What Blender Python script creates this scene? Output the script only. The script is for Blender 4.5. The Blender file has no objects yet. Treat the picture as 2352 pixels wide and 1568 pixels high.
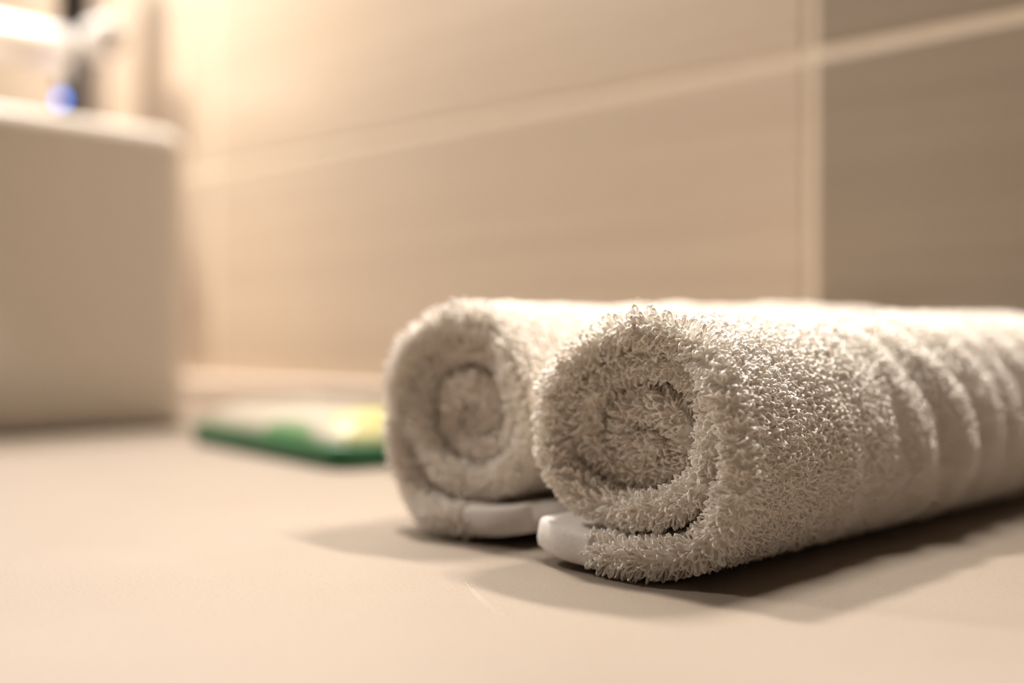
import bpy, bmesh, math, random
import numpy as np
from mathutils import Vector, Matrix, Quaternion

random.seed(7)
rng = np.random.default_rng(11)
SC = bpy.context.scene
COL = SC.collection
PI = math.pi

# ------------------------------------------------------------------ camera, world, lights, exposure
CAM_H = 0.061
cam_d = bpy.data.cameras.new('camera')
cam_d.sensor_width = 36.0
cam_d.lens = 39.9
cam_d.clip_start = 0.01
cam_d.dof.use_dof = True
cam_d.dof.focus_distance = 0.285
cam_d.dof.aperture_fstop = 3.7
cam = bpy.data.objects.new('camera', cam_d)
cam.location = (0, 0, CAM_H)
cam.rotation_euler = (PI / 2, 0, math.radians(43.63))
COL.objects.link(cam)
SC.camera = cam

world = bpy.data.worlds.new('world'); SC.world = world
world.use_nodes = True
bg = world.node_tree.nodes['Background']
bg.inputs[0].default_value = (1.0, 0.80, 0.62, 1)
bg.inputs[1].default_value = 0.06

def area(name, loc, target, size, power, color, size_y=None, spread=None):
    l = bpy.data.lights.new(name, 'AREA')
    l.energy = power; l.color = color
    l.shape = 'RECTANGLE' if size_y else 'DISK'
    l.size = size
    if size_y: l.size_y = size_y
    if spread: l.spread = math.radians(spread)
    o = bpy.data.objects.new(name, l)
    o.location = loc
    d = Vector(target) - Vector(loc)
    o.rotation_euler = d.to_track_quat('-Z', 'Y').to_euler()
    COL.objects.link(o)
    return o

# ceiling downlight over the basin, and the lamp bar above the mirror position
area('ceiling_downlight', (-0.95, 0.53, 1.60), (-0.75, 0.40, 0), 0.17, 66.0, (1.0, 0.90, 0.79))
area('vanity_lamp', (-0.98, 0.45, 0.74), (-0.86, 0.40, 0.0), 0.50, 5.5, (1.0, 0.96, 0.94), size_y=0.12)
area('wall_fill_light', (-1.22, -0.05, 0.92), (-0.65, 0.50, 0.10), 0.14, 11.5, (1.0, 0.90, 0.79))  # unseen fill lamp, added to brighten the tiles and upstand; no real fitting
# added strip behind the towels, standing in for downlight reflected off an unseen mirror
area('mirror_bounce_fill', (-0.19, 0.545, 0.60), (-0.20, 0.22, 0.0), 0.20, 1.15, (1.0, 0.90, 0.79), size_y=0.02, spread=70)

SC.view_settings.view_transform = 'Standard'
SC.view_settings.look = 'None'
SC.view_settings.gamma = 1.0
SC.view_settings.use_curve_mapping = False
SC.view_settings.exposure = 0.14
SC.cycles.use_denoising = True
SC.cycles.max_bounces = 32
SC.cycles.diffuse_bounces = 24
SC.cycles.glossy_bounces = 4
SC.cycles.transmission_bounces = 24
SC.cycles.sample_clamp_indirect = 4.0

# ------------------------------------------------------------------ helpers
def new_obj(name, data, parent=None):
    o = bpy.data.objects.new(name, data)
    COL.objects.link(o)
    if parent: o.parent = parent
    return o

def tag(o, label=None, cat=None, group=None, kind=None):
    if label: o['label'] = label
    if cat: o['category'] = cat
    if group: o['group'] = group
    if kind: o['kind'] = kind
    return o

def mesh_from(name, verts, faces, mat=None, smooth=True):
    me = bpy.data.meshes.new(name)
    me.from_pydata([tuple(v) for v in verts], [], faces)
    me.update()
    if smooth:
        me.polygons.foreach_set('use_smooth', [True] * len(me.polygons))
    if mat: me.materials.append(mat)
    return me

def bm_obj(name, bm, mat, parent=None, smooth=True):
    me = bpy.data.meshes.new(name)
    bmesh.ops.recalc_face_normals(bm, faces=bm.faces)
    bm.to_mesh(me); bm.free()
    if smooth:
        me.polygons.foreach_set('use_smooth', [True] * len(me.polygons))
    me.materials.append(mat)
    return new_obj(name, me, parent)

class Mat:
    def __init__(self, name):
        self.m = bpy.data.materials.new(name)
        self.m.use_nodes = True
        self.nt = self.m.node_tree
        self.b = self.nt.nodes['Principled BSDF']
        self.out = self.nt.nodes['Material Output']
    def n(self, typ, **kw):
        nd = self.nt.nodes.new(typ)
        for k, v in kw.items(): setattr(nd, k, v)
        return nd
    def l(self, a, b): self.nt.links.new(a, b)
    def set(self, **kw):
        for k, v in kw.items():
            self.b.inputs[k.replace('_', ' ')].default_value = v
        return self

def ramp(M, fac, stops):
    r = M.n('ShaderNodeValToRGB')
    el = r.color_ramp.elements
    while len(el) < len(stops): el.new(0.5)
    for e, (p, c) in zip(el, stops):
        e.position = p; e.color = (*c, 1)
    M.l(fac, r.inputs[0])
    return r.outputs[0]

# ------------------------------------------------------------------ materials
def mat_counter():
    M = Mat('cream_stone'); M.set(Roughness=0.5); M.b.inputs['Specular IOR Level'].default_value = 0.35
    tc = M.n('ShaderNodeTexCoord')
    n1 = M.n('ShaderNodeTexNoise'); n1.inputs['Scale'].default_value = 1300; n1.inputs['Detail'].default_value = 3
    n2 = M.n('ShaderNodeTexNoise'); n2.inputs['Scale'].default_value = 14; n2.inputs['Detail'].default_value = 4
    v = M.n('ShaderNodeTexVoronoi'); v.inputs['Scale'].default_value = 620
    for q in (n1, n2, v): M.l(tc.outputs['Object'], q.inputs['Vector'])
    c1 = ramp(M, n1.outputs[0], [(0.30, (0.18, 0.143, 0.112)), (0.44, (0.232, 0.194, 0.159)), (1, (0.246, 0.207, 0.171))])
    c2 = ramp(M, n2.outputs[0], [(0.3, (0.93, 0.92, 0.90)), (0.7, (1.0, 1.0, 1.0))])
    c3 = ramp(M, v.outputs[0], [(0.05, (0.86, 0.80, 0.72)), (0.13, (1, 1, 1))])
    m1 = M.n('ShaderNodeMix', data_type='RGBA', blend_type='MULTIPLY'); m1.inputs[0].default_value = 1
    M.l(c1, m1.inputs[6]); M.l(c2, m1.inputs[7])
    m2 = M.n('ShaderNodeMix', data_type='RGBA', blend_type='MULTIPLY'); m2.inputs[0].default_value = 0.6
    M.l(m1.outputs[2], m2.inputs[6]); M.l(c3, m2.inputs[7])
    M.l(m2.outputs[2], M.b.inputs['Base Color'])
    bp = M.n('ShaderNodeBump'); bp.inputs['Strength'].default_value = 0.12; bp.inputs['Distance'].default_value = 0.0003
    M.l(n1.outputs[0], bp.inputs['Height']); M.l(bp.outputs[0], M.b.inputs['Normal'])
    return M.m

def mat_tile(nm, k):
    M = Mat(nm); M.set(Roughness=0.30)
    tc = M.n('ShaderNodeTexCoord')
    mp = M.n('ShaderNodeMapping'); mp.inputs['Scale'].default_value = (1.2, 1.0, 60.0)
    oi = M.n('ShaderNodeObjectInfo')
    M.l(tc.outputs['Object'], mp.inputs[0])
    n = M.n('ShaderNodeTexNoise', noise_dimensions='4D'); n.inputs['Scale'].default_value = 1.6; n.inputs['Detail'].default_value = 5
    M.l(mp.outputs[0], n.inputs['Vector'])
    mm = M.n('ShaderNodeMath', operation='MULTIPLY'); mm.inputs[1].default_value = 40
    M.l(oi.outputs['Random'], mm.inputs[0]); M.l(mm.outputs[0], n.inputs['W'])
    c = ramp(M, n.outputs[0], [(0.30, (0.50 * k, 0.403 * k, 0.312 * k)), (0.70, (0.57 * k, 0.466 * k, 0.366 * k))])
    M.l(c, M.b.inputs['Base Color'])
    bp = M.n('ShaderNodeBump'); bp.inputs['Strength'].default_value = 0.15; bp.inputs['Distance'].default_value = 0.0006
    M.l(n.outputs[0], bp.inputs['Height']); M.l(bp.outputs[0], M.b.inputs['Normal'])
    return M.m

def mat_noise(name, ca, cb, rough, scale, bump=0.0, dist=0.0005, **kw):
    M = Mat(name); M.set(Roughness=rough, **kw)
    tc = M.n('ShaderNodeTexCoord')
    n = M.n('ShaderNodeTexNoise'); n.inputs['Scale'].default_value = scale; n.inputs['Detail'].default_value = 4
    M.l(tc.outputs['Object'], n.inputs['Vector'])
    M.l(ramp(M, n.outputs[0], [(0.3, ca), (0.7, cb)]), M.b.inputs['Base Color'])
    if bump:
        bp = M.n('ShaderNodeBump'); bp.inputs['Strength'].default_value = bump; bp.inputs['Distance'].default_value = dist
        M.l(n.outputs[0], bp.inputs['Height']); M.l(bp.outputs[0], M.b.inputs['Normal'])
    return M.m

def mat_yarn(name, ca, cb, trans=0.3, bump_scale=2500):
    M = Mat(name)
    M.nt.nodes.remove(M.b)
    tc = M.n('ShaderNodeTexCoord')
    n = M.n('ShaderNodeTexNoise'); n.inputs['Scale'].default_value = bump_scale; n.inputs['Detail'].default_value = 2
    M.l(tc.outputs['Object'], n.inputs['Vector'])
    c = ramp(M, n.outputs[0], [(0.3, ca), (0.7, cb)])
    d = M.n('ShaderNodeBsdfDiffuse'); t = M.n('ShaderNodeBsdfTranslucent')
    M.l(c, d.inputs[0]); M.l(c, t.inputs[0])
    bp = M.n('ShaderNodeBump'); bp.inputs['Strength'].default_value = 0.25; bp.inputs['Distance'].default_value = 0.0001
    M.l(n.outputs[0], bp.inputs['Height']); M.l(bp.outputs[0], d.inputs['Normal'])
    mx = M.n('ShaderNodeMixShader'); mx.inputs[0].default_value = trans
    M.l(d.outputs[0], mx.inputs[1]); M.l(t.outputs[0], mx.inputs[2]); M.l(mx.outputs[0], M.out.inputs[0])
    return M.m

M_COUNTER = mat_counter()
M_TILE = mat_tile('light_taupe_tile', 1.0)
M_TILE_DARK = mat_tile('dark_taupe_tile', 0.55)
M_GROUT = mat_noise('cream_grout', (0.78, 0.67, 0.53), (0.83, 0.72, 0.58), 0.9, 60, 0.3)
M_UPSTAND = mat_noise('pale_cream_stone', (0.74, 0.65, 0.56), (0.80, 0.71, 0.62), 0.5, 40)
M_CERAMIC = mat_noise('white_ceramic', (0.83, 0.78, 0.71), (0.86, 0.81, 0.74), 0.16, 3)
M_CHROME = mat_noise('chrome', (0.55, 0.55, 0.57), (0.60, 0.60, 0.62), 0.07, 20, Metallic=1.0)
M_SATIN = mat_noise('satin_chrome', (0.84, 0.83, 0.82), (0.88, 0.87, 0.86), 0.34, 20, Metallic=1.0)
M_HANDLE = mat_noise('pale_handle', (0.46, 0.44, 0.42), (0.50, 0.48, 0.46), 0.35, 20)
M_RUBBER = mat_noise('dark_rubber', (0.02, 0.02, 0.03), (0.04, 0.04, 0.05), 0.6, 50)
M_YARN = mat_yarn('cotton_loop', (0.975, 0.938, 0.89), (0.99, 0.962, 0.922), 0.0)
M_CLOTH = mat_yarn('cotton_ground', (0.93, 0.91, 0.87), (0.96, 0.945, 0.915), 0.0, 900)
M_HEM = mat_yarn('woven_hem', (0.66, 0.63, 0.60), (0.74, 0.71, 0.68), 0.0, 1200)
M_HAIR = mat_yarn('cotton_fibre', (0.92, 0.88, 0.82), (0.95, 0.92, 0.87), 0.5, 500)

# ------------------------------------------------------------------ the setting: tiled wall, stone counter
WALL_Y = 0.56
TW, TH, GAP = 0.60, 0.30, 0.0068
GX, GZ = -0.309, 0.217          # one crossing of the joints
def box_bm(x0, x1, y0, y1, z0, z1, bev=0.0, seg=2):
    bm = bmesh.new()
    r = bmesh.ops.create_cube(bm, size=1)
    for v in r['verts']:
        v.co = Vector((x0 + (v.co.x + .5) * (x1 - x0), y0 + (v.co.y + .5) * (y1 - y0), z0 + (v.co.z + .5) * (z1 - z0)))
    if bev:
        bmesh.ops.bevel(bm, geom=list(bm.edges), offset=bev, segments=seg, profile=0.5, affect='EDGES')
    return bm

wall = bm_obj('wall_back', box_bm(-2.11, 1.49, WALL_Y + 0.0015, WALL_Y + 0.12, -0.88, 2.3), M_GROUT, smooth=False)
tag(wall, 'taupe tiled bathroom wall behind the counter with cream joints', kind='structure')
tile_me = None; tile_dark = None
for r in range(-1, 7):
    for c in range(-3, 3):
        x0 = GX + c * TW; z0 = GZ + r * TH
        if tile_me is None:
            bm = box_bm(GAP / 2, TW - GAP / 2, 0, 0.008, GAP / 2, TH - GAP / 2, 0.0008, 1)
            t = bm_obj('tile', bm, M_TILE, wall, smooth=False); tile_me = t.data
        else:
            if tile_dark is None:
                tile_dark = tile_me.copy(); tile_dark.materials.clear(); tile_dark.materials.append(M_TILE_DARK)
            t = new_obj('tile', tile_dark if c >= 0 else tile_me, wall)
        if c >= 0: t['label'] = 'darker taupe tile'
        t.location = (x0, WALL_Y + random.uniform(-0.0002, 0.0002), z0)

counter = bm_obj('countertop', box_bm(-2.0, 1.3, -0.14, WALL_Y, -0.04, 0.0, 0.004, 3), M_COUNTER, smooth=False)
tag(counter, 'cream speckled stone countertop under the towels and the basin', 'countertop')
UP_H = 0.028
up = bm_obj('trim_1', box_bm(-2.0, 1.3, WALL_Y - 0.016, WALL_Y, 0.0, UP_H, 0.002, 2), M_UPSTAND, smooth=False)
tag(up, 'low cream stone upstand along the foot of the tiled wall', kind='structure')
M_PAINT = mat_noise('warm_paint', (0.25, 0.20, 0.16), (0.28, 0.23, 0.18), 0.8, 6)
tag(bm_obj('floor', box_bm(-2.11, 1.49, -2.0, WALL_Y + 0.12, -0.93, -0.88), M_PAINT, smooth=False), 'plain bathroom floor', kind='structure')
tag(bm_obj('wall_left', box_bm(-2.21, -2.11, -2.0, WALL_Y + 0.12, -0.88, 2.3), M_PAINT, smooth=False), 'plain wall at the end of the counter', kind='structure')
tag(bm_obj('wall_right', box_bm(1.49, 1.59, -2.0, WALL_Y + 0.12, -0.88, 2.3), M_PAINT, smooth=False), 'plain wall at the other end of the counter', kind='structure')

# ------------------------------------------------------------------ vessel basin
def rrect(cx, cy, hx, hy, r, n=10):
    pts = []
    for (sx, sy, a0) in ((1, 1, 0), (-1, 1, 90), (-1, -1, 180), (1, -1, 270)):
        for k in range(n + 1):
            a = math.radians(a0 + 90 * k / n)
            pts.append((cx + sx * (hx - r) + r * math.cos(a), cy + sy * (hy - r) + r * math.sin(a)))
    return pts
def rings_obj(name, rings, mat, parent=None, cap0=True, cap1=True):
    n = len(rings[0]); V = []; F = []
    for R in rings: V += R
    for i in range(len(rings) - 1):
        for k in range(n):
            k2 = (k + 1) % n
            F.append((i * n + k, i * n + k2, (i + 1) * n + k2, (i + 1) * n + k))
    if cap0: F.append(tuple(range(n - 1, -1, -1)))
    if cap1: F.append(tuple((len(rings) - 1) * n + k for k in range(n)))
    return new_obj(name, mesh_from(name, V, F, mat), parent)
BX, BY = -0.977, 0.220
HX, HY, BH = 0.235, 0.225, 0.215
def basin_ring(dx, z, r):
    return [(x, y, z) for x, y in rrect(0, 0, HX - dx, HY - dx, max(r - dx, 0.006))]
prof = [(0.020, 0.0, .03), (0.006, 0.0003, .03), (0.002, 0.002, .03), (0.0005, 0.006, .03), (0.0, 0.05, .030), (0.0, 0.12, .030), (0.0, 0.18, .030), (0.0, 0.193, .030)]
lip = 0.0095
for k in range(1, 12):
    a = PI * k / 12
    prof.append((lip - lip * math.cos(a), 0.200 + 0.0145 * math.sin(a), .030))
prof += [(0.017, 0.197, .036), (0.018, 0.17, .038), (0.022, 0.10, .05), (0.030, 0.06, .06), (0.045, 0.038, .075), (0.075, 0.028, .11), (0.13, 0.024, .16), (0.19, 0.021, .2)]
rings = []
for dx, z, r in prof:
    rings.append(basin_ring(dx, z, r + 0.0))
sink = rings_obj('vessel_basin', rings, M_CERAMIC)
sink.location = (BX, BY, 0)
tag(sink, 'tall white ceramic vessel basin with rounded rim at the left of the counter', 'sink')
bm = bmesh.new(); bmesh.ops.create_cone(bm, cap_ends=True, segments=32, radius1=.022, radius2=.020, depth=.006)
dr = bm_obj('drain', bm, M_CHROME, sink); dr.location = (0, 0, 0.0245)

# ------------------------------------------------------------------ faucet
FX, FY = -1.036, 0.497
faucet = new_obj('faucet', None); faucet.location = (FX, FY, 0)
tag(faucet, 'tall chrome basin faucet with horizontal spout standing behind the white basin', 'faucet')
def lathe(name, prof, mat, parent, seg=40, loc=(0, 0, 0), rot=(0, 0, 0)):
    rings = [[(r * math.cos(2 * PI * k / seg), r * math.sin(2 * PI * k / seg), z) for k in range(seg)] for r, z in prof]
    o = rings_obj(name, rings, mat, parent); o.location = loc; o.rotation_euler = rot
    return o
def rod(r, L, b):   # rounded rod profile
    p = []
    for k in range(5):
        a = PI / 2 * k / 4
        p.append((r - b + b * math.sin(a), b - b * math.cos(a)))
    for k in range(5):
        a = PI / 2 * k / 4
        p.append((r - b + b * math.cos(a), L - b + b * math.sin(a)))
    return p
lathe('base_ring', rod(.030, .010, .003), M_CHROME, faucet)
lathe('post', rod(.0225, .445, .006), M_CHROME, faucet)
spout = lathe('spout', rod(.0195, .175, .008), M_SATIN, faucet, loc=(0, -0.012, 0.334), rot=(PI / 2, 0, 0))
lathe('aerator', rod(.011, .012, .002), M_RUBBER, spout, loc=(0, -0.024, 0.155), rot=(PI / 2, 0, 0))
hd = lathe('handle', rod(.0185, .036, .009), M_HANDLE, faucet, loc=(0.0215, 0, 0.340), rot=(0, PI / 2, 0))
Mled = Mat('blue_indicator'); Mled.set(Base_Color=(0.05, 0.12, 0.5, 1)); Mled.b.inputs['Emission Color'].default_value = (0.14, 0.32, 1.0, 1); Mled.b.inputs['Emission Strength'].default_value = 4.5
led = lathe('indicator_light', rod(.0048, .003, .001), Mled.m, faucet, loc=(0.0095 * 0 + 0.004, -0.0215, 0.286), rot=(PI / 2, 0, 0))
tag(led, 'small blue indicator light')

# ------------------------------------------------------------------ soap packet
def mat_packet():
    M = Mat('packet_film'); M.set(Roughness=0.42)
    tc = M.n('ShaderNodeTexCoord'); sp = M.n('ShaderNodeSeparateXYZ'); M.l(tc.outputs['Object'], sp.inputs[0])
    nz = M.n('ShaderNodeTexNoise'); nz.inputs['Scale'].default_value = 18
    M.l(tc.outputs['Object'], nz.inputs['Vector'])
    def blob(cx, cy, rx, ry):
        sub = M.n('ShaderNodeVectorMath', operation='SUBTRACT'); sub.inputs[1].default_value = (cx, cy, 0)
        M.l(tc.outputs['Object'], sub.inputs[0])
        mul = M.n('ShaderNodeVectorMath', operation='MULTIPLY'); mul.inputs[1].default_value = (1 / rx, 1 / ry, 0)
        M.l(sub.outputs[0], mul.inputs[0])
        ln = M.n('ShaderNodeVectorMath', operation='LENGTH'); M.l(mul.outputs[0], ln.inputs[0])
        r = M.n('ShaderNodeMapRange'); r.inputs[1].default_value = 0.8; r.inputs[2].default_value = 1.1; r.inputs[3].default_value = 1; r.inputs[4].default_value = 0
        M.l(ln.outputs[1], r.inputs[0])
        return r.outputs[0]
    cur = ramp(M, nz.outputs[0], [(0.3, (0.25, 0.225, 0.175)), (0.7, (0.31, 0.28, 0.225))])
    for b, c in ((blob(0.035, -0.041, 0.028, 0.005), (0.08, 0.17, 0.06)), (blob(0.085, -0.012, 0.030, 0.026), (0.36, 0.33, 0.12))):
        mx = M.n('ShaderNodeMix', data_type='RGBA'); M.l(b, mx.inputs[0]); M.l(cur, mx.inputs[6]); mx.inputs[7].default_value = (*c, 1)
        cur = mx.outputs[2]
    M.l(cur, M.b.inputs['Base Color'])
    return M.m
M_PACK = mat_packet()
M_GREEN = mat_noise('green_plastic', (0.0, 0.075, 0.022), (0.003, 0.11, 0.03), 0.35, 30)
PW, PD = 0.094, 0.045   # half sizes
packet = new_obj('soap_packet', None)
packet.location = (-0.514, 0.390, 0.0); packet.rotation_euler = (0, 0, math.radians(-10))
tag(packet, 'flat pale soap packet with a dark green edge beside the basin', 'soap packet')
def rr(hx, hy, r, z): return [(x, y, z) for x, y in rrect(0, 0, hx, hy, r, 6)]
rings_obj('green_tray', [rr(PW - .003, PD - .003, .008, 0.0), rr(PW, PD, .01, .0012), rr(PW + .0005, PD + .0005, .01, .0105), rr(PW - .001, PD - .001, .01, .012)], M_GREEN, packet)
rings = []
for k in range(12):
    a = PI / 2 * k / 11
    ins = 0.030 * (1 - math.cos(a)); z = 0.012 + 0.014 * math.sin(a) ** 1.2
    ring = []
    for x, y in rrect(0, 0, PW - .003 - ins, PD - .003 - ins, min(.012, PD - .004 - ins), 6):
        ring.append((x, y, z + 0.0010 * math.sin(x * 120 + y * 60) * (k / 11)))
    rings.append(ring)
rings_obj('wrapper', rings, M_PACK, packet, cap0=False)

# ------------------------------------------------------------------ rolled towels
H_CLOTH = 0.0030
def smooth_curve(pts, n):
    P = np.array(pts, float); P = np.vstack([2 * P[0] - P[1], P, 2 * P[-1] - P[-2]])
    out = []
    for i in range(1, len(P) - 2):
        p0, p1, p2, p3 = P[i - 1], P[i], P[i + 1], P[i + 2]
        for t in np.linspace(0, 1, 24, endpoint=False):
            out.append(0.5 * ((2 * p1) + (-p0 + p2) * t + (2 * p0 - 5 * p1 + 4 * p2 - p3) * t * t + (-p0 + 3 * p1 - 3 * p2 + p3) * t ** 3))
    out.append(P[-2]); out = np.array(out)
    d = np.concatenate([[0], np.cumsum(np.linalg.norm(np.diff(out, axis=0), axis=1))])
    s = np.linspace(0, d[-1], n)
    return s, np.stack([np.interp(s, d, out[:, 0]), np.interp(s, d, out[:, 1])], 1)
SPIRAL = [(-.0325, .0088), (-.022, .0068), (-.010, .0060), (.005, .0058), (.018, .0088), (.0272, .0185), (.0305, .033), (.0275, .048),
          (.018, .0588), (.002, .0640), (-.014, .0605), (-.026, .0500), (-.0305, .036), (-.0265, .0245), (-.016, .0180), (-.002, .0165),
          (.0105, .0198), (.0205, .0290), (.0215, .0420), (.0135, .0530), (-.001, .0560), (-.0145, .0515), (-.0215, .0405), (-.0175, .0300),
          (-.006, .0260), (.0055, .0280), (.0110, .0340), (.0070, .0420), (-.0015, .0445), (-.0088, .0405), (-.0080, .0345), (-.0015, .0330), (.0030, .0365)]
HEM_S = 0.0215      # length of the woven border without pile
OUT_S = 0.205       # the turn that is seen from outside ends about here

def make_roll(name, xc, y_front, y_back, mirror, zs, us, seed, label, focus):
    r2 = np.random.default_rng(seed)
    s_arr, cc = smooth_curve(SPIRAL, 420)
    cc = cc * np.array([us, zs])
    S = s_arr[-1]
    tan = np.gradient(cc, axis=0); tan /= np.linalg.norm(tan, axis=1)[:, None]
    # outside of the roll lies to the right hand of the direction of travel
    nrm = np.stack([tan[:, 1], -tan[:, 0]], 1)
    cen = np.array([0.0, 0.036 * zs])
    ph = r2.uniform(0, 6.28, 12)
    def wrinkle(th, y):
        yy = y - y_front
        g = np.clip((yy - 0.03) / 0.09, 0.12, 1.0)
        q = np.sin(yy * 128 + 0.8 * np.sin(th * 1.0 + ph[0]) + th * 1.5 + ph[1])
        w = 0.0030 * (np.sqrt(q * q + 0.05) * 1.5 - 1.0)
        w = w + 0.0013 * np.sin(yy * 71 - th * 1.3 + ph[2]) + 0.0008 * np.sin(yy * 190 + th * 3.1 + ph[3])
        w = w + 0.0006 * np.sin(yy * 260 - th * 4.0 + ph[4])
        return w * g * (1 - 0.55 * np.clip(np.sin(th), 0, 1) ** 2)
    def front(s):
        k = np.clip((s - OUT_S) / (S - OUT_S), 0, 1)
        f = y_front + 0.0062 + 0.0075 * k ** 0.6 + 0.0013 * np.sin(s * 90 + ph[5]) + 0.0009 * np.sin(s * 210 + ph[6]) + 0.0016 * k * np.sin(s * 47 + ph[8])
        return f - 0.0055 * np.exp(-((s - 0.03) / 0.028) ** 2)
    def back(s):
        k = np.clip((s - OUT_S) / (S - OUT_S), 0, 1)
        return y_back - 0.0055 - 0.012 * k + 0.002 * np.sin(s * 60 + ph[7])
    def surf(s, y, off):
        """sheet point offset along its normal; returns points (n,3)"""
        u = np.interp(s, s_arr, cc[:, 0]); z = np.interp(s, s_arr, cc[:, 1])
        nu = np.interp(s, s_arr, nrm[:, 0]); nz = np.interp(s, s_arr, nrm[:, 1])
        l = np.hypot(nu, nz); nu, nz = nu / l, nz / l
        u = u + nu * off; z = z + nz * off
        du, dz = u - cen[0], z - cen[1]
        rr_ = np.hypot(du, dz); th = np.arctan2(dz, du)
        w = wrinkle(th, y) * np.clip(rr_ / 0.034, 0, 1)
        low = np.clip((z - 0.003) / 0.02, 0.0, 1)
        w = w * low
        # the far half sags and swells a little
        bulge = 1 + 0.08 * np.clip((y - y_front - 0.08) / 0.12, 0, 1) * (low)
        u = cen[0] + (du * bulge + du / np.maximum(rr_, 1e-6) * w)
        z = cen[1] + (dz * bulge + dz / np.maximum(rr_, 1e-6) * w)
        z = np.maximum(z, 0.0012)
        return np.stack([mirror * u, y, z], -1)
    def normal(s, y, side):
        e = 2e-4
        a = surf(s + e, y, side * H_CLOTH) - surf(s - e, y, side * H_CLOTH)
        b = surf(s, y + e, side * H_CLOTH) - surf(s, y - e, side * H_CLOTH)
        n = np.cross(a, b); n /= np.maximum(np.linalg.norm(n, axis=-1), 1e-9)[..., None]
        ref = surf(s, y, side * (H_CLOTH + 4e-4)) - surf(s, y, side * (H_CLOTH - 4e-4))
        sg = np.sign((n * ref).sum(-1)); sg[sg == 0] = 1
        return n * sg[..., None]
    root = new_obj(name, None); root.location = (xc, 0, 0)
    tag(root, label, 'towel', 'two rolled white terry towels')
    # ---- ground cloth and hem: closed slabs swept along the spiral
    def slab(pname, s0, s1, ns, h, mat, ny=64, square=False):
        ss = np.linspace(s0, s1, ns)
        path = []   # (fraction along y 0..1, side offset factor, cap shift)
        ty = np.concatenate([np.linspace(0, 0.25, ny // 2, endpoint=False), np.linspace(0.25, 1, ny // 2)])
        for t in ty[::-1]: path.append((t, 1.0, 0.0))
        for k in range(1, 8):
            a = PI * k / 8; e_ = 0.45 if square else 1.0
            path.append((0.0, math.copysign(abs(math.cos(a)) ** e_, math.cos(a)), -math.sin(a) ** e_))
        for t in ty: path.append((t, -1.0, 0.0))
        for k in range(1, 8):
            a = PI * k / 8; path.append((1.0, -math.cos(a), math.sin(a)))
        m = len(path); V = []
        for q, s in enumerate(ss):
            s_ = np.full(m, s)
            f0, b0 = front(s_), back(s_)
            t = np.array([p[0] for p in path]); o = np.array([p[1] for p in path]); c = np.array([p[2] for p in path])
            taper = 1.0
            if square: taper = 0.82 if q == 0 else 1.0
            elif q == 0 or q == ns - 1: taper = 0.35
            elif q == 1 or q == ns - 2: taper = 0.8
            y = f0 + (b0 - f0) * t + c * h * taper
            V.append(surf(s_, y, o * h * taper))
        V = np.concatenate(V); F = []
        for i in range(ns - 1):
            for k in range(m):
                k2 = (k + 1) % m
                F.append((i * m + k, i * m + k2, (i + 1) * m + k2, (i + 1) * m + k))
        F.append(tuple(range(m - 1, -1, -1))); F.append(tuple((ns - 1) * m + k for k in range(m)))
        return new_obj(pname, mesh_from(pname, V, F, mat), root)
    slab('ground_cloth', HEM_S - 0.001, S, 260, H_CLOTH, M_CLOTH)
    hem = slab('hem', 0.0, HEM_S + 0.002, 14, 0.0044, M_HEM, ny=40, square=True)
    tag(hem, 'flat smooth woven border without loops')
    # ---- loop positions
    P = []; N = []; L = []
    sp = 0.00118
    def jgrid(a0, a1, b0, b1, spa, spb):
        na = max(1, int((a1 - a0) / spa)); nb = max(1, int((b1 - b0) / spb))
        A, B = np.meshgrid((np.arange(na) + .5) / na, (np.arange(nb) + .5) / nb, indexing='ij')
        A = A.ravel() * (a1 - a0) + a0; B = B.ravel() * (b1 - b0) + b0
        A = A + r2.uniform(-.42, .42, A.size) * spa; B = B + r2.uniform(-.42, .42, B.size) * spb
        return A, B
    # outer face of the outermost turn, whole length
    s, t = jgrid(HEM_S + .001, OUT_S + 0.02, 0, 1, sp, sp / (y_back - y_front))
    t = np.clip(t, 0, 1)
    y = front(s) + (back(s) - front(s)) * t
    pos = surf(s, y, H_CLOTH * .9); n = normal(s, y, 1)
    keep = (s > 0)
    P.append(pos[keep]); N.append(n[keep]); L.append(np.full(keep.sum(), 0.92))
    # inner turns' outer face + every inner face: only the depth one can look into
    for (a0, a1, side) in ((OUT_S + 0.02, S, 1), (HEM_S + .001, S, -1)):
        s, dd = jgrid(a0, a1, 0, 0.026, sp * 1.05, sp * 1.05)
        y = front(s) + np.abs(dd)
        P.append(surf(s, y, side * H_CLOTH * .9)); N.append(normal(s, y, side)); L.append(np.full(s.size, 0.95))
    # rounded front fold of every turn
    s, a = jgrid(HEM_S + .001, S, 0.12, PI - 0.12, sp * .95, sp / H_CLOTH * .95)
    off = np.cos(a) * H_CLOTH * .9; yy = front(s) - np.sin(a) * H_CLOTH * .9
    n1 = normal(s, front(s), 1)
    nn = n1 * np.cos(a)[:, None] + np.array([0, -1.0, 0]) * np.sin(a)[:, None]
    P.append(surf(s, yy, off)); N.append(nn); L.append(np.where(s < OUT_S, 1.27, 1.25))
    # cut end of the outer flap beside the hem: a tuft
    # back fold of the outer turn
    s, a = jgrid(HEM_S + .001, OUT_S + .1, 0.12, PI - 0.12, sp * 1.2, sp / H_CLOTH * 1.2)
    off = np.cos(a) * H_CLOTH * .9; yy = back(s) + np.sin(a) * H_CLOTH * .9
    n1 = normal(s, back(s), 1)
    nn = n1 * np.cos(a)[:, None] + np.array([0, 1.0, 0]) * np.sin(a)[:, None]
    P.append(surf(s, yy, off)); N.append(nn); L.append(np.full(s.size, 1.0))
    P = np.concatenate(P); N = np.concatenate(N); L = np.concatenate(L)
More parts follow.
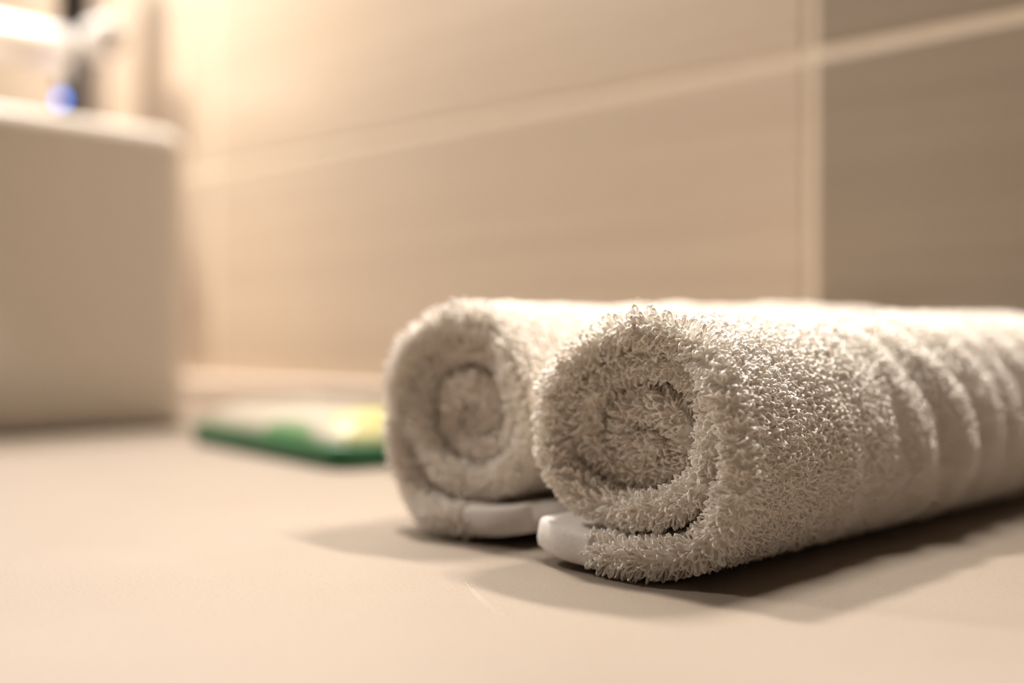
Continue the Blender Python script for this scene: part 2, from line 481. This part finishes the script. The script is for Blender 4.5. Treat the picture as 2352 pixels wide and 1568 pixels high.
    # lean of the pile: clumps leaning together, plus a random tilt and a little gravity
    lean = np.stack([np.sin(P[:, 1] * 420 + P[:, 2] * 260), np.sin(P[:, 0] * 380 + P[:, 2] * 310 + 1.3), np.sin(P[:, 1] * 350 - P[:, 0] * 400 + .7)], 1)
    D = N + lean * 0.24 + r2.normal(0, 0.24, N.shape) + np.array([0, -0.10, -0.16])
    D /= np.linalg.norm(D, axis=1)[:, None]
    # near the counter loops are pressed flat
    lowm = P[:, 2] + D[:, 2] * 0.0032 < 0.0004
    D[lowm, 2] = np.clip((0.0004 - P[lowm, 2]) / 0.0032, -1, 0.2)
    D /= np.linalg.norm(D, axis=1)[:, None]
    # euler rotation taking Z to D with a random spin
    spin = r2.uniform(0, 2 * PI, len(D))
    ty_ = np.arccos(np.clip(D[:, 2], -1, 1)); tz_ = np.arctan2(D[:, 1], D[:, 0])
    def rotz(a):
        c, s_ = np.cos(a), np.sin(a); R = np.zeros((len(a), 3, 3)); R[:, 0, 0] = c; R[:, 0, 1] = -s_; R[:, 1, 0] = s_; R[:, 1, 1] = c; R[:, 2, 2] = 1; return R
    def roty(a):
        c, s_ = np.cos(a), np.sin(a); R = np.zeros((len(a), 3, 3)); R[:, 0, 0] = c; R[:, 0, 2] = s_; R[:, 2, 0] = -s_; R[:, 2, 2] = c; R[:, 1, 1] = 1; return R
    R = rotz(tz_) @ roty(ty_) @ rotz(spin)
    ey = np.arcsin(np.clip(-R[:, 2, 0], -1, 1)); ex = np.arctan2(R[:, 2, 1], R[:, 2, 2]); ez = np.arctan2(R[:, 1, 0], R[:, 0, 0])
    E = np.stack([ex, ey, ez], 1)
    wd = r2.uniform(0.85, 1.15, len(D)); SCL = np.stack([wd, wd, L * r2.uniform(0.72, 1.2, len(D))], 1)
    def point_obj(pname, sel, idx, group_fn, mat):
        me = bpy.data.meshes.new(pname)
        me.vertices.add(int(sel.size)); me.vertices.foreach_set('co', P[sel].astype(np.float32).ravel())
        for nm, arr in (('rot', E[sel]), ('scl', SCL[sel])):
            at = me.attributes.new(nm, 'FLOAT_VECTOR', 'POINT'); at.data.foreach_set('vector', arr.astype(np.float32).ravel())
        at = me.attributes.new('pick', 'INT', 'POINT'); at.data.foreach_set('value', idx.astype(np.int32))
        me.materials.append(mat); me.update()
        o = new_obj(pname, me, root)
        md = o.modifiers.new('pile', 'NODES'); md.node_group = group_fn
        tag(o, kind='stuff')
        return o
    allp = np.arange(len(P))
    point_obj('terry_pile', allp, r2.integers(0, 5, len(P)), loop_group, M_YARN)
    nf = int(len(P) * (0.10 if focus else 0.06))
    sel = r2.choice(allp, nf, replace=False)
    point_obj('loose_fibres', sel, r2.integers(0, 4, nf), fibre_group, M_HAIR)
    print(name, 'loops', len(P))
    return root

def gn_group(name, beziers, make_profile, res, turns, mat):
    """scatter a few little bezier yarns, made inside the node tree, on the points of the mesh"""
    g = bpy.data.node_groups.new(name, 'GeometryNodeTree')
    g.interface.new_socket('Geometry', in_out='INPUT', socket_type='NodeSocketGeometry')
    g.interface.new_socket('Geometry', in_out='OUTPUT', socket_type='NodeSocketGeometry')
    N = g.nodes; Lk = g.links.new
    gi = N.new('NodeGroupInput'); go = N.new('NodeGroupOutput')
    join = N.new('GeometryNodeJoinGeometry')
    profile = make_profile(g)
    for (a, ha, hb, b) in beziers[::-1]:
        bz = N.new('GeometryNodeCurvePrimitiveBezierSegment'); bz.mode = 'POSITION'
        bz.inputs['Resolution'].default_value = res
        bz.inputs['Start'].default_value = a; bz.inputs['Start Handle'].default_value = ha
        bz.inputs['End Handle'].default_value = hb; bz.inputs['End'].default_value = b
        src = bz.outputs[0]
        if turns:
            rs = N.new('GeometryNodeResampleCurve'); rs.inputs['Count'].default_value = res
            Lk(src, rs.inputs['Curve'])
            sp_ = N.new('GeometryNodeSplineParameter'); mu = N.new('ShaderNodeMath'); mu.operation = 'MULTIPLY'; mu.inputs[1].default_value = turns * 2 * PI
            Lk(sp_.outputs['Factor'], mu.inputs[0])
            tl = N.new('GeometryNodeSetCurveTilt'); Lk(rs.outputs[0], tl.inputs['Curve']); Lk(mu.outputs[0], tl.inputs['Tilt'])
            src = tl.outputs[0]
        cm = N.new('GeometryNodeCurveToMesh'); Lk(src, cm.inputs['Curve']); Lk(profile, cm.inputs['Profile Curve'])
        sm = N.new('GeometryNodeSetShadeSmooth'); Lk(cm.outputs[0], sm.inputs[0])
        ma = N.new('GeometryNodeSetMaterial'); ma.inputs['Material'].default_value = mat; Lk(sm.outputs[0], ma.inputs[0])
        gi2 = N.new('GeometryNodeGeometryToInstance'); Lk(ma.outputs[0], gi2.inputs[0])
        Lk(gi2.outputs[0], join.inputs[0])
    iop = N.new('GeometryNodeInstanceOnPoints'); iop.inputs['Pick Instance'].default_value = True
    mp = N.new('GeometryNodeMeshToPoints')
    Lk(gi.outputs[0], mp.inputs['Mesh'])
    Lk(mp.outputs[0], iop.inputs['Points']); Lk(join.outputs[0], iop.inputs['Instance'])
    def attr(nm, typ):
        q = N.new('GeometryNodeInputNamedAttribute'); q.data_type = typ; q.inputs['Name'].default_value = nm; return q.outputs[0]
    er = N.new('FunctionNodeEulerToRotation'); Lk(attr('rot', 'FLOAT_VECTOR'), er.inputs[0])
    Lk(er.outputs[0], iop.inputs['Rotation']); Lk(attr('scl', 'FLOAT_VECTOR'), iop.inputs['Scale']); Lk(attr('pick', 'INT'), iop.inputs['Instance Index'])
    Lk(iop.outputs[0], go.inputs[0])
    return g

def prof_ply(g):
    N = g.nodes; j = N.new('GeometryNodeJoinGeometry')
    for dx in (-0.00016, 0.00016):
        c = N.new('GeometryNodeCurvePrimitiveCircle'); c.inputs['Resolution'].default_value = 6; c.inputs['Radius'].default_value = 0.00022
        t = N.new('GeometryNodeTransform'); t.inputs['Translation'].default_value = (dx, 0, 0)
        g.links.new(c.outputs[0], t.inputs[0]); g.links.new(t.outputs[0], j.inputs[0])
    return j.outputs[0]
def prof_thin(g):
    c = g.nodes.new('GeometryNodeCurvePrimitiveCircle'); c.inputs['Resolution'].default_value = 3; c.inputs['Radius'].default_value = 0.000016
    return c.outputs[0]
mmu = 0.001
def V3(x, y, z): return (x * mmu, y * mmu, z * mmu)
loop_beziers = [
    (V3(-.3, 0, -.5), V3(-1.9, .5, 3.7), V3(1.9, -.5, 3.7), V3(.3, 0, -.5)),
    (V3(-.3, 0, -.5), V3(-1.7, -.4, 4.3), V3(2.0, 1.2, 3.6), V3(.35, .2, -.5)),
    (V3(-.35, 0, -.5), V3(-1.3, 1.2, 4.1), V3(2.1, .9, 3.6), V3(.2, -.2, -.5)),
    (V3(-.2, .1, -.5), V3(-2.2, -.5, 3.3), V3(1.6, -1.3, 4.0), V3(.3, 0, -.5)),
    (V3(-.25, 0, -.5), V3(-1.9, 1.5, 3.6), V3(1.7, .2, 4.5), V3(.25, .2, -.5))]
fibre_beziers = [
    (V3(0, 0, 1), V3(.8, .3, 3), V3(-1.0, .8, 4.2), V3(.5, 1.4, 5.0)),
    (V3(0, 0, 1), V3(-1.2, .5, 3.5), V3(1.8, .2, 4.2), V3(1.2, -.8, 3.2)),
    (V3(0, 0, 1), V3(.2, 1.5, 4.0), V3(-1.6, .4, 4.8), V3(-2.2, -.8, 3.4)),
    (V3(0, 0, 1), V3(1.5, .2, 3.6), V3(1.5, -2.0, 4.8), V3(-.4, -1.8, 4.9))]
loop_group = gn_group('terry_loops', loop_beziers, prof_ply, 15, 1.6, M_YARN)
fibre_group = gn_group('cotton_fibres', fibre_beziers, prof_thin, 10, 0, M_HAIR)

make_roll('rolled_towel', -0.180, 0.232, 0.506, 1, 1.0, 1.0, 3,
          'rolled white terry towel nearer the front, its looped spiral end in sharp focus', True)
make_roll('rolled_towel', -0.2575, 0.243, 0.525, -1, 1.07, 1.0, 8,
          'rolled white terry towel lying behind the sharp one, closer to the soap packet', False)

# ------------------------------------------------------------------ stray cotton threads on the counter
def ground(px, py, z=0.0):
    f = 39.9 / 36 * 2352
    t = (CAM_H - z) * f / (py - 784); r = (px - 1176) / f
    sn, cs = math.sin(math.radians(43.63)), math.cos(math.radians(43.63))
    return Vector((t * (-sn + cs * r), t * (cs + sn * r), z))
V = []; F = []
for pts in (((1068, 1336), (1088, 1362), (1112, 1388), (1135, 1402), (1156, 1411)), ((1085, 1352), (1110, 1378), (1130, 1392), (1148, 1398))):
    q = [ground(a, b, 0.00007) for a, b in pts]; n0 = len(V)
    for i, p_ in enumerate(q):
        d_ = (q[min(i + 1, len(q) - 1)] - q[max(i - 1, 0)]).normalized(); sd = d_.cross(Vector((0, 0, 1)))
        for k in range(5):
            a = 2 * PI * k / 5; V.append(p_ + (sd * math.cos(a) + Vector((0, 0, 1)) * math.sin(a)) * 0.00004)
    for i in range(len(q) - 1):
        for k in range(5):
            F.append((n0 + i * 5 + k, n0 + i * 5 + (k + 1) % 5, n0 + (i + 1) * 5 + (k + 1) % 5, n0 + (i + 1) * 5 + k))
th = new_obj('stray_thread', mesh_from('stray_thread', V, F, M_HAIR))
tag(th, 'tiny white stray thread curled on the counter in front of the towels', 'thread')
